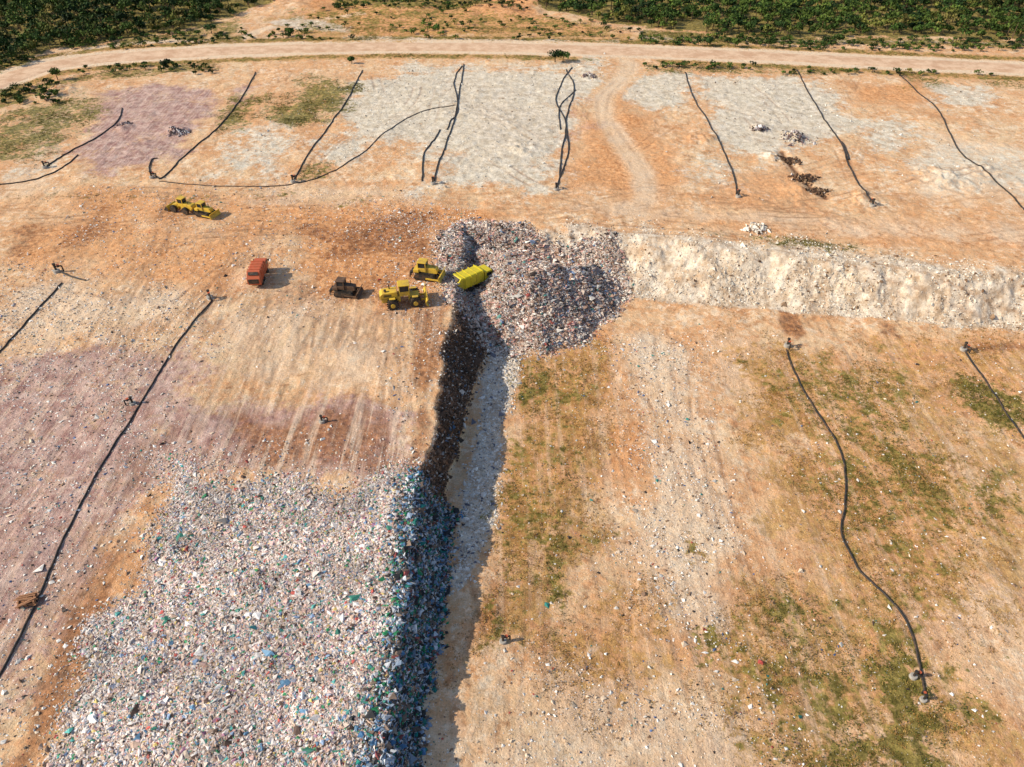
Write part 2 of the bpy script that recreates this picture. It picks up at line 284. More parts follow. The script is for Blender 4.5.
def ground_mat():
    n=NT('landfill_soil')
    big=n.noise(0.028,5,.6); mid=n.noise(0.16,6,.62); mid2=n.noise(0.16,6,.62,n.coord(off=(50,20,0))); sml=n.noise(1.1,6,.68); sm2=n.noise(1.1,6,.7,n.coord(off=(31,77,0))); fin=n.noise(5.5,5,.75)
    mm=n.noise(.45,7,.72,n.coord(off=(5,91,0)))
    edge=n.math('ADD',n.math('MULTIPLY',mid,.5),n.math('MULTIPLY',sml,.5))
    edge2=n.math('ADD',n.math('MULTIPLY',mid2,.3),n.math('ADD',n.math('MULTIPLY',sm2,.35),n.math('MULTIPLY',mm,.35)))
    st=n.noise(1,5,.6,n.coord(scale=(0.9,0.035,0.3)),.3); st2=n.noise(1,5,.65,n.coord(scale=(2.6,0.10,0.3)),.3)
    W,G,P,ST,_=n.attr('m1'); TR,BR,OR,PA,_=n.attr('m2'); DR,TK,GY,DK,_=n.attr('m3')
    def mk(m,e,amp=2.0,w=.13):
        return n.mr(n.math('ADD',m,n.math('MULTIPLY',n.math('SUBTRACT',e,.5),amp)),.5-w,.5+w)
    c=n.mix(n.mr(big,.38,.62),srgb(224,178,134,K),srgb(228,194,154,K))
    c=n.mix(n.mr(edge,.42,.60,0,.8),c,srgb(208,148,100,K))
    c=n.mix(n.mr(edge2,.49,.59,0,.78),c,srgb(242,218,188,K))
    c=n.mix(n.mr(mm,.35,.46,.7,0),c,srgb(180,126,86,K))
    c=n.mix(mk(OR,edge2,2.2,.25),c,n.mix(n.mr(sml,.3,.7),srgb(200,132,82,K),srgb(230,174,122,K)))
    c=n.mix(n.math('MULTIPLY',mk(PA,edge,2.2,.25),.85),c,n.mix(n.mr(sml,.3,.7),srgb(242,222,196,K),srgb(218,184,148,K)))
    c=n.mix(n.math('MULTIPLY',mk(DR,edge2,3.6,.11),.85),c,n.mix(n.mr(sm2,.35,.65),srgb(156,112,60,K),srgb(208,162,100,K)))
    pm=n.math('ADD',n.math('MULTIPLY',st2,.4),n.math('MULTIPLY',mm,.6))
    c=n.mix(n.math('MULTIPLY',mk(P,edge,2.4,.28),.85),c,n.mix(n.mr(pm,.38,.62),srgb(144,108,108,K),srgb(208,178,168,K)))
    c=n.mix(n.math('MULTIPLY',mk(GY,edge2,3.0,.24),.85),c,n.mix(n.mr(mm,.35,.65),srgb(196,184,162,K),srgb(232,222,204,K)))
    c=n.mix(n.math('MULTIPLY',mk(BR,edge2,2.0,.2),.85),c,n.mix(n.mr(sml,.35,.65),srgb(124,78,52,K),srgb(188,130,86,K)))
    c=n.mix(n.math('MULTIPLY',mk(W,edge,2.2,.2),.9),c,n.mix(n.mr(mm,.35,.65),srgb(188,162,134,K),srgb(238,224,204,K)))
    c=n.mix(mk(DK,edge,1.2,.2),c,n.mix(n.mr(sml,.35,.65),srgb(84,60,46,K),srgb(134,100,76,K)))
    f=n.math('MULTIPLY',ST,n.mr(st,.50,.62,0,.55)); c=n.mix(f,c,srgb(244,218,190,K))
    f=n.math('MULTIPLY',ST,n.mr(st2,.54,.66,0,.6)); c=n.mix(f,c,srgb(154,106,84,K))
    c=n.mix(n.math('MULTIPLY',TK,.55),c,srgb(144,100,72,K))
    c=n.mix(n.math('MULTIPLY',mk(G,edge2,3.6,.11),.92),c,n.mix(n.mr(sml,.35,.65),srgb(98,92,38,K*.85),srgb(158,140,76,K*.95)))
    vd,vc=n.vor(5.5); hs=n.t.nodes.new('ShaderNodeHueSaturation'); n.t.links.new(vc,hs.inputs['Color']); hs.inputs['Saturation'].default_value=.2; hs.inputs['Value'].default_value=.75
    c=n.mix(n.math('MULTIPLY',mk(TR,edge,2.0,.2),.9),c,n.mix(.5,srgb(188,158,138,K),hs.outputs[0]))
    for sc,off,thr,col,r0,f0 in [(2.4,(0,0,0),.76,(246,240,230),.09,.8),(4.3,(13,5,0),.74,(244,234,220),.12,.65),(3.1,(3,15,0),.78,(106,78,56),.12,.65),(5.5,(7,2,0),.72,(124,92,64),.14,.55)]:
        vd,vc=n.vor(sc,n.coord(off=off)); sp=n.t.nodes.new('ShaderNodeSeparateColor'); n.t.links.new(vc,sp.inputs[0])
        spot=n.math('MULTIPLY',n.mr(vd,r0,r0*2,1,0),n.mr(sp.outputs[0],thr,thr+.04)); c=n.mix(n.math('MULTIPLY',spot,f0),c,srgb(*col))
    c=n.mix(1.0,c,n.mr(fin,.3,.7,.74,1.22,False),'MULTIPLY')
    c=n.mix(1.0,c,n.mr(sml,.25,.75,.78,1.18,False),'MULTIPLY')
    n.set(n.b.inputs['Base Color'],c); n.b.inputs['Roughness'].default_value=.95; n.b.inputs['Specular IOR Level'].default_value=.1
    n.bump(n.math('ADD',n.math('MULTIPLY',sml,1.0),n.math('MULTIPLY',fin,.35)),.68,.4)
    return n.m
def flat_mat(name,col,rough=.6,metal=0.0,var=.25,sc=3.0,dirt=.35):
    n=NT(name); f=n.noise(sc,5,.6); c=n.mix(n.mr(f,.35,.65,0,var),col,tuple(x*.45 for x in col))
    f2=n.noise(sc*.6,5,.7,n.coord(off=(9,4,2))); c=n.mix(n.mr(f2,.45,.7,0,dirt),c,srgb(170,130,95,.7))
    n.set(n.b.inputs['Base Color'],c); n.b.inputs['Roughness'].default_value=rough; n.b.inputs['Metallic'].default_value=metal
    n.bump(f,.2,.03); return n.m
def attr_mat(name,rough=.7,sc=6,spec=.2):
    n=NT(name); a=n.attr('Col')[4]; f=n.noise(sc,3,.6); c=n.mix(1.0,a,n.mr(f,.3,.7,.75,1.2,False),'MULTIPLY')
    n.set(n.b.inputs['Base Color'],c); n.b.inputs['Roughness'].default_value=rough; n.b.inputs['Specular IOR Level'].default_value=spec
    return n.m
# ------------------------------------------------ mesh helper
def mk_mesh(name,V,Fc,mat,cols=None,smooth_=False,attrs=None):
    me=bpy.data.meshes.new(name); V=np.ascontiguousarray(V,dtype=np.float32).reshape(-1,3); Fc=np.ascontiguousarray(Fc,dtype=np.int32)
    k=Fc.shape[1]; m=Fc.shape[0]
    me.vertices.add(len(V)); me.vertices.foreach_set('co',V.ravel())
    me.loops.add(m*k); me.loops.foreach_set('vertex_index',Fc.ravel())
    me.polygons.add(m); me.polygons.foreach_set('loop_start',np.arange(m,dtype=np.int32)*k)
    try: me.polygons.foreach_set('loop_total',np.full(m,k,dtype=np.int32))
    except Exception: pass
    me.update(calc_edges=True)
    me.polygons.foreach_set('use_smooth',np.full(m,smooth_,dtype=bool))
    if cols is not None: attrs={'Col':cols}
    if attrs:
        for kx,c in attrs.items():
            a=me.color_attributes.new(kx,'FLOAT_COLOR','POINT')
            if c.shape[1]==3: c=np.hstack([c,np.ones((len(c),1))])
            a.data.foreach_set('color',np.ascontiguousarray(c,dtype=np.float32).ravel())
    me.materials.append(mat); o=bpy.data.objects.new(name,me); S.collection.objects.link(o); return o
V=np.stack([X,Y,H],-1).reshape(-1,3)
idx=np.arange(nx*ny).reshape(ny,nx)
Fq=np.stack([idx[:-1,:-1],idx[:-1,1:],idx[1:,1:],idx[1:,:-1]],-1).reshape(-1,4)
st=lambda *a: np.stack([C[k].ravel() for k in a],-1)
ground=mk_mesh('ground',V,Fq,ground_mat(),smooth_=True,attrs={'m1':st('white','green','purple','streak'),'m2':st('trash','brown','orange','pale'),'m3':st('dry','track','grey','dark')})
def ribbon(name,c,w,mat,lift=.06):
    c=np.asarray(c); d=np.gradient(c,axis=0); d/=np.linalg.norm(d,axis=1)[:,None]; nn=np.stack([-d[:,1],d[:,0]],-1)
    m=9; s=np.linspace(-1,1,m); wv=w*(1+0.5*fbm(c[:,0],c[:,1],9,4,50)); wv2=w*(1+0.5*fbm(c[:,0],c[:,1],9,4,60))
    P=np.stack([c+nn*(t*np.where(t<0,wv,wv2))[:,None] for t in s],1)
    z=gzv(P[...,0],P[...,1])+lift*(1-np.abs(s)**6*1.6)[None,:]
    Vv=np.dstack([P,z[...,None]]).reshape(-1,3); ii=np.arange(len(c)*m).reshape(len(c),m)
    return mk_mesh(name,Vv,np.stack([ii[:-1,:-1],ii[1:,:-1],ii[1:,1:],ii[:-1,1:]],-1).reshape(-1,4),mat,smooth_=True)
def road_mat():
    n=NT('gravel_road'); a=n.noise(.25,6,.65); b=n.noise(2.5,5,.7)
    c=n.mix(n.mr(a,.35,.65),srgb(198,158,126,K),srgb(224,190,158,K)); c=n.mix(1.0,c,n.mr(b,.3,.7,.82,1.14,False),'MULTIPLY')
    n.set(n.b.inputs['Base Color'],c); n.b.inputs['Roughness'].default_value=.95; n.bump(b,.3,.1); return n.m
RMt=road_mat(); ribbon('dirt_road',cat(road,60),5.0,RMt,.14)
# ------------------------------------------------ debris
OV=np.array([[1,0,0],[0,1,0],[-1,0,0],[0,-1,0],[0,0,1],[0,0,-1]],float)
OF=np.array([[0,1,4],[1,2,4],[2,3,4],[3,0,4],[1,0,5],[2,1,5],[3,2,5],[0,3,5]])
def pieces(name,px,py,size,cols,mat,flatness=.45,sink=.15,jit=.45,lift=None):
    n=len(px); v=OV[None]+rng.uniform(-jit,jit,(n,6,3)); sc=np.stack([size*rng.uniform(.6,1.5,n),size*rng.uniform(.5,1.1,n),size*flatness*rng.uniform(.5,1.5,n)],-1)
    v=v*sc[:,None,:]; a=rng.uniform(0,6.283,n); t=rng.normal(0,.35,n)
    x=v[...,0];y=v[...,1];z=v[...,2]; x,z=x*np.cos(t)[:,None]-z*np.sin(t)[:,None],x*np.sin(t)[:,None]+z*np.cos(t)[:,None]
    x,y=x*np.cos(a)[:,None]-y*np.sin(a)[:,None],x*np.sin(a)[:,None]+y*np.cos(a)[:,None]
    z0=gzv(px,py)+size*sink
    if lift is not None: z0=z0+lift
    Vv=np.stack([x+px[:,None],y+py[:,None],z+z0[:,None]],-1).reshape(-1,3)
    Ff=(OF[None]+(np.arange(n)*6)[:,None,None]).reshape(-1,3)
    return mk_mesh(name,Vv,Ff,mat,cols=np.repeat(cols,6,0))
def palette(n,items,k0=.95):
    w=np.array([i[0] for i in items],float); w/=w.sum(); c=np.array([srgb(*i[1]) for i in items])
    k=rng.choice(len(items),n,p=w); return c[k]*rng.uniform(.65,1.12,(n,1))*k0
def sample(A,poly_,n):
    mn=poly_.min(0);mx=poly_.max(0); ox=[];oy=[];tot=0
    while tot<n:
        x=rng.uniform(mn[0],mx[0],n*2);y=rng.uniform(mn[1],mx[1],n*2); k=rng.random(n*2)<gzv(x,y,A); ox.append(x[k]);oy.append(y[k]);tot+=k.sum()
        if k.sum()<5: break
    return np.concatenate(ox)[:n],np.concatenate(oy)[:n]
TM=attr_mat('litter_plastic',.6,5,.25); SM=attr_mat('stone_rubble',.95,8,.1)
pal=[(34,(244,230,220)),(22,(230,206,188)),(20,(204,172,150)),(9,(230,190,178)),(3.5,(146,168,198)),(3.5,(96,178,170)),(2.5,(70,156,104)),(2.2,(198,96,86)),(8,(96,76,66)),(3,(224,196,118)),(5,(174,172,184)),(1.5,(196,140,165))]
palb=[(16,(214,216,220)),(9,(92,136,176)),(8,(40,134,124)),(7,(50,134,88)),(18,(132,112,98)),(24,(56,56,58)),(2.5,(160,84,80)),(14,(140,156,176))]  # blue and green bags, darkened to put the spill slope's shade into colour
palh=[(26,(224,202,184)),(22,(190,154,132)),(14,(138,106,86)),(16,(242,232,220)),(9,(220,168,154)),(4,(130,148,176)),(2,(90,145,135)),(1.5,(176,90,78)),(10,(80,64,54)),(9,(172,162,156))]
pp=UP(patch_px,0)
x,y=sample(np.clip(PATCH,0,1)**1.3,np.array([pp.min(0)-3,pp.max(0)+3]),130000)
s=rng.gamma(1.9,.036,len(x))+.05; big_=rng.random(len(x))<.010; s[big_]*=2.0
cl=palette(len(x),pal); cl[big_]=palette(int(big_.sum()),[(40,(240,232,226)),(15,(200,180,160)),(10,(110,150,180)),(8,(70,140,120))])
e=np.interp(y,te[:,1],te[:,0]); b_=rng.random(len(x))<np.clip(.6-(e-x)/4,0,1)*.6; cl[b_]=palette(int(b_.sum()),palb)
cl=cl*(1+0.9*fbm(x,y,5,5,71,.6))[:,None]
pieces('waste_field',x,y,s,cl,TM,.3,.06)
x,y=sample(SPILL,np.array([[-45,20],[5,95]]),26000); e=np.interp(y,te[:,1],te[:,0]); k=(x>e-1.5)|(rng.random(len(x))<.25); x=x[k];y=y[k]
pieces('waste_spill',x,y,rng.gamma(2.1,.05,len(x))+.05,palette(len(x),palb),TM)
x,y=sample(np.clip(HEAP*1.1,0,1)**1.3,np.array([heap.min(0)-2,heap.max(0)+2]),58000); pieces('waste_heap',x,y,rng.gamma(2,.055,len(x))+.065,palette(len(x),palh)*(1+.9*fbm(x,y,4,5,72,.6))[:,None],TM,.4,.1)
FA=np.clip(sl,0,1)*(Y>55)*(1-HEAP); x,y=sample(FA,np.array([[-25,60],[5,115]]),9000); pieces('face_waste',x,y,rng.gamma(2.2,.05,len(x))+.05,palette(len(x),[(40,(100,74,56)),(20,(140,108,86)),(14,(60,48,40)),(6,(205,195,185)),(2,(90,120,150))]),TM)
x,y=sample(SC**1.3,np.array([[-130,25],[110,170]]),74000); k=fbm(x,y,5,5,73,.65)>rng.uniform(-.3,.22,len(x)); x=x[k];y=y[k]
pieces('scattered_litter',x,y,rng.gamma(1.6,.036,len(x))+.035,palette(len(x),[(44,(246,238,228)),(26,(222,198,172)),(12,(150,118,94)),(3,(90,110,150)),(2,(60,140,130)),(1.2,(180,80,70)),(6,(70,60,55))]),TM)
x,y=sample(np.clip(C['white']*(X>8)*(Y>85)*(Y<150)*.9,0,1),np.array([[5,85],[150,140]]),36000); k=fbm(x,y,5,5,76,.65)>rng.uniform(-.22,.24,len(x)); x=x[k];y=y[k]
pieces('rock_rubble',x,y,rng.gamma(1.2,.055,len(x))+.045,palette(len(x),[(50,(236,226,210)),(25,(212,192,168)),(12,(166,136,108)),(6,(120,92,70))]),SM,.7,.0)
ST_=np.clip(C['white'],0,1)*(X<8)*(Y>40)*(Y<105)*(low>.8); x,y=sample(ST_,np.array([[-15,45],[8,105]]),4000); pieces('toe_rubble',x,y,rng.gamma(1.5,.06,len(x))+.05,palette(len(x),[(60,(240,232,222)),(25,(214,200,184)),(8,(120,120,130))]),SM,.6,.0)
x,y=sample(np.clip(C['grey'],0,1)*.8,np.array([[-80,130],[150,240]]),5000); pieces('grey_stones',x,y,rng.gamma(1.5,.05,len(x))+.04,palette(len(x),[(40,(228,222,212)),(30,(196,186,172)),(10,(140,120,102))]),SM,.7,.1)
def pile(name,px,py,r,n,pl,sz=.22,up_=.4):
    cx,cy,_=hit(px,py); a=rng.uniform(0,6.28,n); q=np.sqrt(rng.random(n))*r*rng.uniform(.4,1.5,n); pieces(name,cx+q*np.cos(a),cy+q*np.sin(a)*.8,rng.gamma(2,sz/2,n)*.8+.06,palette(n,pl),SM,.8,.15,lift=np.maximum(0,(1-q/r))*up_)
dk=[(20,(160,140,138)),(20,(120,98,96)),(20,(222,216,214)),(12,(80,68,64)),(10,(196,180,176))]; wt=[(60,(240,230,216)),(20,(212,190,164)),(8,(150,122,98))]
ditch_shade_pal=[(30,(110,84,66)),(20,(80,62,52)),(10,(170,140,112)),(4,(220,210,200))]  # dark earth tones that carry the ditch's shade
for (a,b,r,n,pl,sz,nm) in [(125,124,2.0,110,dk,.13,'rubble_or_ditch_shade'),(178,131,2.4,200,dk,.17,'rubble_or_ditch_shade'),(760,129,2.0,120,dk,.16,'rubble_or_ditch_shade'),(795,136,4.0,220,dk,.15,'rubble_or_ditch_shade'),
    (757,228,2.4,140,wt,.24,'boulder_pile'),(590,76,3.0,110,dk,.13,'rubble_or_ditch_shade'),(788,162,2.6,160,ditch_shade_pal,.22,'rubble_or_ditch_shade'),(803,179,2.8,180,ditch_shade_pal,.22,'rubble_or_ditch_shade'),(819,193,2.4,120,ditch_shade_pal,.18,'rubble_or_ditch_shade')]: pile(nm,a,b,r,n,pl,sz)  # last three: dark clods added to stand in for shade in the ditch
# ------------------------------------------------ weeds
def weeds(name,x,y,r,cols,mat,K_=9,h=.5):
    n=len(x); c=np.stack([x,y,gzv(x,y)],-1)[:,None,:]+np.stack([rng.normal(0,1,(n,K_))*r[:,None]*.6,rng.normal(0,1,(n,K_))*r[:,None]*.6,rng.uniform(.05,1,(n,K_))*r[:,None]*h],-1)
    n2=n*K_; c=c.reshape(-1,3); rr=np.repeat(r,K_)*.32
    a=rng.normal(0,1,(n2,3)); a/=np.linalg.norm(a,axis=1)[:,None]; b=np.cross(a,rng.normal(0,1,(n2,3))); b/=np.linalg.norm(b,axis=1)[:,None]
    a*=rr[:,None];b*=rr[:,None]*.6
    Vv=np.stack([c-a,c-b,c+a,c+b],1).reshape(-1,3); Ff=np.arange(n2*4).reshape(-1,4)
    return mk_mesh(name,Vv,Ff,mat,cols=np.repeat(np.repeat(cols,K_,0)*rng.uniform(.7,1.3,(n2,1)),4,0))
LM=attr_mat('foliage',.8,3,.15)
VG=np.clip((C['green']-.25)*2.0,0,1)*(FOR<.3)
x,y=sample(VG,np.array([[-150,25],[150,260]]),76000); k=fbm(x,y,5,5,74,.65)>rng.uniform(-.05,.18,len(x)); x=x[k];y=y[k]
weeds('weed_patches',x,y,rng.uniform(.10,.34,len(x)),palette(len(x),[(30,(108,108,48)),(22,(132,118,60)),(14,(82,90,38)),(14,(162,136,76))]),LM,6,.4)
VD=np.clip(C['dry'],0,1); x,y=sample(VD,np.array([[-10,25],[110,120]]),64000); k=fbm(x,y,4,5,75,.65)>rng.uniform(-.03,.22,len(x)); x=x[k];y=y[k]
weeds('dry_grass',x,y,rng.uniform(.09,.26,len(x)),palette(len(x),[(30,(176,130,70)),(20,(146,112,58)),(14,(118,102,50)),(14,(208,168,102))]),LM,5,.5)
# ------------------------------------------------ forest
def tree_mass(name,tx,ty,tr,th,nl,ls,trunk=True):
    n=len(tx); tz=gzv(tx,ty)
    u=rng.normal(0,1,(n,nl,3)); u/=np.linalg.norm(u,axis=2)[...,None]
    nlob=5; lob=rng.normal(0,1,(n,nlob,3)); lob/=np.linalg.norm(lob,axis=2)[...,None]; lob[...,2]=np.abs(lob[...,2])*.8
    w=rng.integers(0,nlob,(n,nl)); lc=lob[np.arange(n)[:,None],w]*.55
    q=lc+u*rng.uniform(.3,.62,(n,nl,1))
    c=np.stack([tx[:,None]+q[...,0]*tr[:,None],ty[:,None]+q[...,1]*tr[:,None],tz[:,None]+th[:,None]*(.6+.42*q[...,2])],-1).reshape(-1,3)
    m=n*nl; nrm=u.reshape(-1,3)+rng.normal(0,.5,(m,3)); nrm/=np.linalg.norm(nrm,axis=1)[:,None]
    a=np.cross(nrm,rng.normal(0,1,(m,3))); a/=np.linalg.norm(a,axis=1)[:,None]; b=np.cross(nrm,a)
    r=(ls*rng.uniform(.6,1.3,m))[:,None]; a*=r; b*=r*.7
    Vv=np.stack([c-a,c-b,c+a,c+b],1).reshape(-1,3)
    tc=palette(n,[(30,(68,90,38)),(26,(86,104,44)),(18,(48,70,32)),(8,(114,116,54)),(3,(134,124,68)),(6,(38,56,28))])*(1+1.3*fbm(tx,ty,22,4,88,.6))[:,None]
    cols=np.repeat((np.repeat(tc,nl,0)*rng.uniform(.65,1.35,(m,1))),4,0); Ff=np.arange(m*4).reshape(-1,4)
    if trunk:
        h=th*.7; rr=.1+tr*.035; ring=np.array([[1,0],[0,1],[-1,0],[0,-1]],float)
        lo=np.stack([tx[:,None]+ring[:,0]*rr[:,None],ty[:,None]+ring[:,1]*rr[:,None],np.repeat(tz[:,None]-.3,4,1)],-1)
        hi=np.stack([tx[:,None]+ring[:,0]*rr[:,None]*.4,ty[:,None]+ring[:,1]*rr[:,None]*.4,np.repeat((tz+h)[:,None],4,1)],-1)
        tv=np.concatenate([lo,hi],1).reshape(-1,3); base=len(Vv)+np.arange(n)[:,None,None]*8
        tf=(base+np.array([[0,1,5,4],[1,2,6,5],[2,3,7,6],[3,0,4,7]])[None]).reshape(-1,4)
        Vv=np.vstack([Vv,tv]); Ff=np.vstack([Ff,tf]); cols=np.vstack([cols,np.tile(np.array([srgb(96,78,60)]),(len(tv),1))])
    return mk_mesh(name,Vv,Ff,LM,cols=cols)
def jgrid(x0,x1,y0,y1,sp):
    gx,gy=np.meshgrid(np.arange(x0,x1,sp),np.arange(y0,y1,sp)); gx=gx+rng.uniform(-.5,.5,gx.shape)*sp; gy=gy+rng.uniform(-.5,.5,gy.shape)*sp; return gx.ravel(),gy.ravel()
gx,gy=jgrid(-330,330,190,335,3.1)
k=(gzv(gx,gy,FOR)>.5)&(np.abs(gx)<330)&(rng.random(len(gx))<.88)&(gzv(gx,gy,ROAD)<.1)&(fbm(gx,gy,14,4,89,.6)>-.2); gx=gx[k];gy=gy[k]; print('trees',len(gx))
r=rng.uniform(1.1,2.7,len(gx))*(1+.6*fbm(gx,gy,10,3,90)); r[rng.random(len(r))<.06]*=1.45; tree_mass('forest',gx,gy,r,r*rng.uniform(1.3,2.1,len(gx)),80,.42)
gx,gy=jgrid(-520,520,335,620,5.5); k=rng.random(len(gx))<.95; gx=gx[k];gy=gy[k]; r=rng.uniform(2.6,4.4,len(gx)); tree_mass('forest_distance',gx,gy,r,r*1.6,34,1.3,False)
bx=[];by=[]
for x0,x1,y0,y1,n in [(330,450,-5,10,120),(440,530,-2,10,50),(0,230,64,74,50),(640,790,36,46,90),(780,1024,40,52,140),(780,1000,70,76,30),(0,60,84,104,60),(240,330,28,40,30),(300,640,10,40,110),(640,760,66,70,24),(60,240,34,50,130),(0,60,60,72,40)]:
    for i in range(n):
        p=U(x0+(x1-x0)*random.random(),random.uniform(y0,y1)); bx.append(p[0]);by.append(p[1])
bx=np.array(bx);by=np.array(by);k=gzv(bx,by,ROAD)<.3; bx=bx[k];by=by[k]
r=rng.uniform(.4,1.4,len(bx)); tree_mass('scrub_bushes',bx,by,r,r*1.2,50,.26)
for i,(a,b,rr) in enumerate([(555,62,2.4),(563,62,2.1),(58,80,2.0),(167,68,1.6),(707,46,2.0),(735,47,1.8),(768,48,2.0),(835,44,2.2),(352,64,1.3),(212,34,2.0),(290,36,1.6),(438,32,1.6)]):
    p=hit(a,b); tree_mass('shrub',np.array([p[0]]),np.array([p[1]]),np.array([rr]),np.array([rr*1.5]),260,.3)
# ------------------------------------------------ pipes
PM=flat_mat('black_pipe',(.035,.033,.032),.6,0,.3,2,.4)
def pipe(px,z=0,r=.15,wig=.3):
    c=cat(UP(px,z),10); c=c+np.stack([fbm(c[:,0],c[:,1],5,3,80+int(px[0][0])%7),fbm(c[:,0],c[:,1],5,3,90)],-1)*wig*2
    cu=bpy.data.curves.new('gas_pipe','CURVE'); cu.dimensions='3D'; cu.bevel_depth=r; cu.bevel_resolution=2
    sp=cu.splines.new('POLY'); sp.points.add(len(c)-1)
    for i,p in enumerate(c):
        sp.points[i].co=(p[0],p[1],gz(p[0],p[1])+r*.7,1)
    cu.materials.append(PM); o=bpy.data.objects.new('gas_pipe',cu); S.collection.objects.link(o); return o
for px,z,r in [([(213,300),(196,320),(172,352),(150,392),(128,425),(100,470),(70,525),(42,590),(18,640),(0,672),(-40,740)],0,.11),
    ([(787,350),(795,375),(815,410),(835,440),(845,470),(845,505),(842,535),(860,570),(885,595),(905,620),(918,655),(926,697)],L,.12),
    ([(965,352),(985,382),(1005,412),(1030,446),(1060,480)],L,.12),([(62,282),(45,300),(22,326),(0,350),(-30,380)],0,.12),
    ([(122,108),(118,120),(96,138),(70,152),(45,168)],0,.13),([(-20,186),(30,180),(60,170),(78,156)],0,.13),([(256,72),(240,100),(215,130),(185,155),(170,172),(160,180)],0,.13),([(160,180),(150,172),(152,160),(158,158)],0,.15),
    ([(362,70),(350,95),(330,125),(312,150),(300,170),(294,180)],0,.13),([(464,64),(460,90),(455,118),(446,145),(436,172),(434,183)],0,.14),([(462,66),(454,80),(458,110),(450,122),(447,130)],0,.13),([(440,130),(434,140),(424,155),(422,182)],0,.14),
    ([(572,68),(562,82),(556,100),(566,125),(562,150),(558,185)],0,.14),([(566,70),(574,90),(566,120),(568,150),(556,190)],0,.14),([(575,90),(560,108),(560,130)],0,.13),
    ([(685,72),(692,95),(706,118),(722,150),(732,172),(738,196)],0,.14),([(797,70),(808,92),(826,122),(842,145),(848,165),(862,190),(872,206)],0,.14),([(842,143),(845,150),(848,160)],0,.2),
    ([(898,73),(918,92),(936,108),(948,132),(960,152),(985,175),(1010,196),(1026,212)],0,.14),([(160,182),(220,186),(292,184),(330,172),(360,155),(390,130),(420,113),(456,106)],0,.10),([(62,272),(85,280)],0,.15)]:
    pipe(px,z,r)
# ------------------------------------------------ part builder
class B:
    def __init__(s): s.bm=bmesh.new()
    def box(s,sx,sy,sz,x=0,y=0,z=0,rot=(0,0,0),top=1.0,topx=None):
        r=bmesh.ops.create_cube(s.bm,size=1)['verts']; tx=top if topx is None else topx
        M=Matrix.Translation((x,y,z))@Euler(rot).to_matrix().to_4x4()
        for v in r:
            k=v.co.z>0; v.co=Vector((v.co.x*sx*(tx if k else 1),v.co.y*sy*(top if k else 1),v.co.z*sz)); v.co=M@v.co
        return s
    def cyl(s,r,d,x=0,y=0,z=0,ax='Y',seg=20,r2=None):
        e={'Y':(math.pi/2,0,0),'X':(0,math.pi/2,0),'Z':(0,0,0)}[ax]
        M=Matrix.Translation((x,y,z))@Euler(e).to_matrix().to_4x4()
        bmesh.ops.create_cone(s.bm,cap_ends=True,segments=seg,radius1=r,radius2=r if r2 is None else r2,depth=d,matrix=M); return s
    def prism(s,prof,w,y=0):
        a=[s.bm.verts.new((p[0],y-w/2,p[1])) for p in prof]; b=[s.bm.verts.new((p[0],y+w/2,p[1])) for p in prof]; n=len(prof)
        s.bm.faces.new(a); s.bm.faces.new(b[::-1])
        for i in range(n): s.bm.faces.new((a[i],b[i],b[(i+1)%n],a[(i+1)%n]))
        return s
    def done(s,name,mat,par,bev=.04):
        bmesh.ops.recalc_face_normals(s.bm,faces=s.bm.faces[:]); me=bpy.data.meshes.new(name); s.bm.to_mesh(me); s.bm.free(); me.materials.append(mat)
        o=bpy.data.objects.new(name,me); S.collection.objects.link(o); o.parent=par
        if bev: m=o.modifiers.new('b','BEVEL'); m.width=bev; m.segments=2; m.limit_method='ANGLE'
        return o
YE=flat_mat('machine_yellow',(.70,.45,.05),.5,0,.15,1.5,.5); LY=flat_mat('truck_yellow',(.70,.56,.03),.45,0,.2,1.5,.3); RE=flat_mat('truck_red',(.55,.12,.05),.5,0,.2,1.5,.35)
DKM=flat_mat('dark_steel',(.05,.045,.04),.6,.3,.3,3,.5); GL=flat_mat('cab_glass',(.02,.025,.03),.12,0,.0,1,.1); TY=flat_mat('tyre_rubber',(.03,.028,.026),.9,0,.3,3,.55); BRN=flat_mat('machine_brown',(.12,.07,.045),.6,0,.3,2,.4)
def emp(name,px,py,yaw,sc=1,dz=0):
    x,y,z=hit(px,py); e=bpy.data.objects.new(name,None); S.collection.objects.link(e); e.location=(x,y,z+dz); e.rotation_euler=(0,0,math.radians(yaw)); e.scale=(sc,)*3; return e
def cab(e,x,z,w,l,h,body):
    B().box(l,w,h*.42,x,0,z+h*.21).done('cab_lower',body,e)
    B().box(l*.9,w*.9,h*.5,x,0,z+h*.65,top=.92).done('cab_glazing',GL,e,.02)
    b=B()
    for sx in (-1,1):
        for sy in (-1,1): b.box(.12,.12,h*.58,x+sx*(l/2-.07),sy*(w/2-.07),z+h*.68)
    b.done('cab_posts',body,e,.01); B().box(l*1.12,w*1.1,.16,x,0,z+h+.02).done('cab_roof',body,e,.06)
def tracks(e,l,h,w,y):
    for sy in (-1,1):
        b=B(); r=h/2; prof=[(l/2-r+r*math.cos(a),r+r*math.sin(a)) for a in np.linspace(-math.pi/2,math.pi/2,9)]+[(-l/2+r+r*math.cos(a),r+r*math.sin(a)) for a in np.linspace(math.pi/2,1.5*math.pi,9)]
        b.prism(prof,w,sy*y)
        for i in range(int((l-h)/.25)):
            xx=-l/2+r+i*.25
            b.box(.06,w*1.02,.07,xx,sy*y,h+.03); b.box(.06,w*1.02,.05,xx,sy*y,.0)
        b.done('track',DKM,e,.02)
        b=B()
        for i in range(5): b.cyl(.2,.08,-l/2+r+(l-h)*i/4,sy*(y+w/2+.03),.3)
        b.done('track_rollers',TY,e,.0)
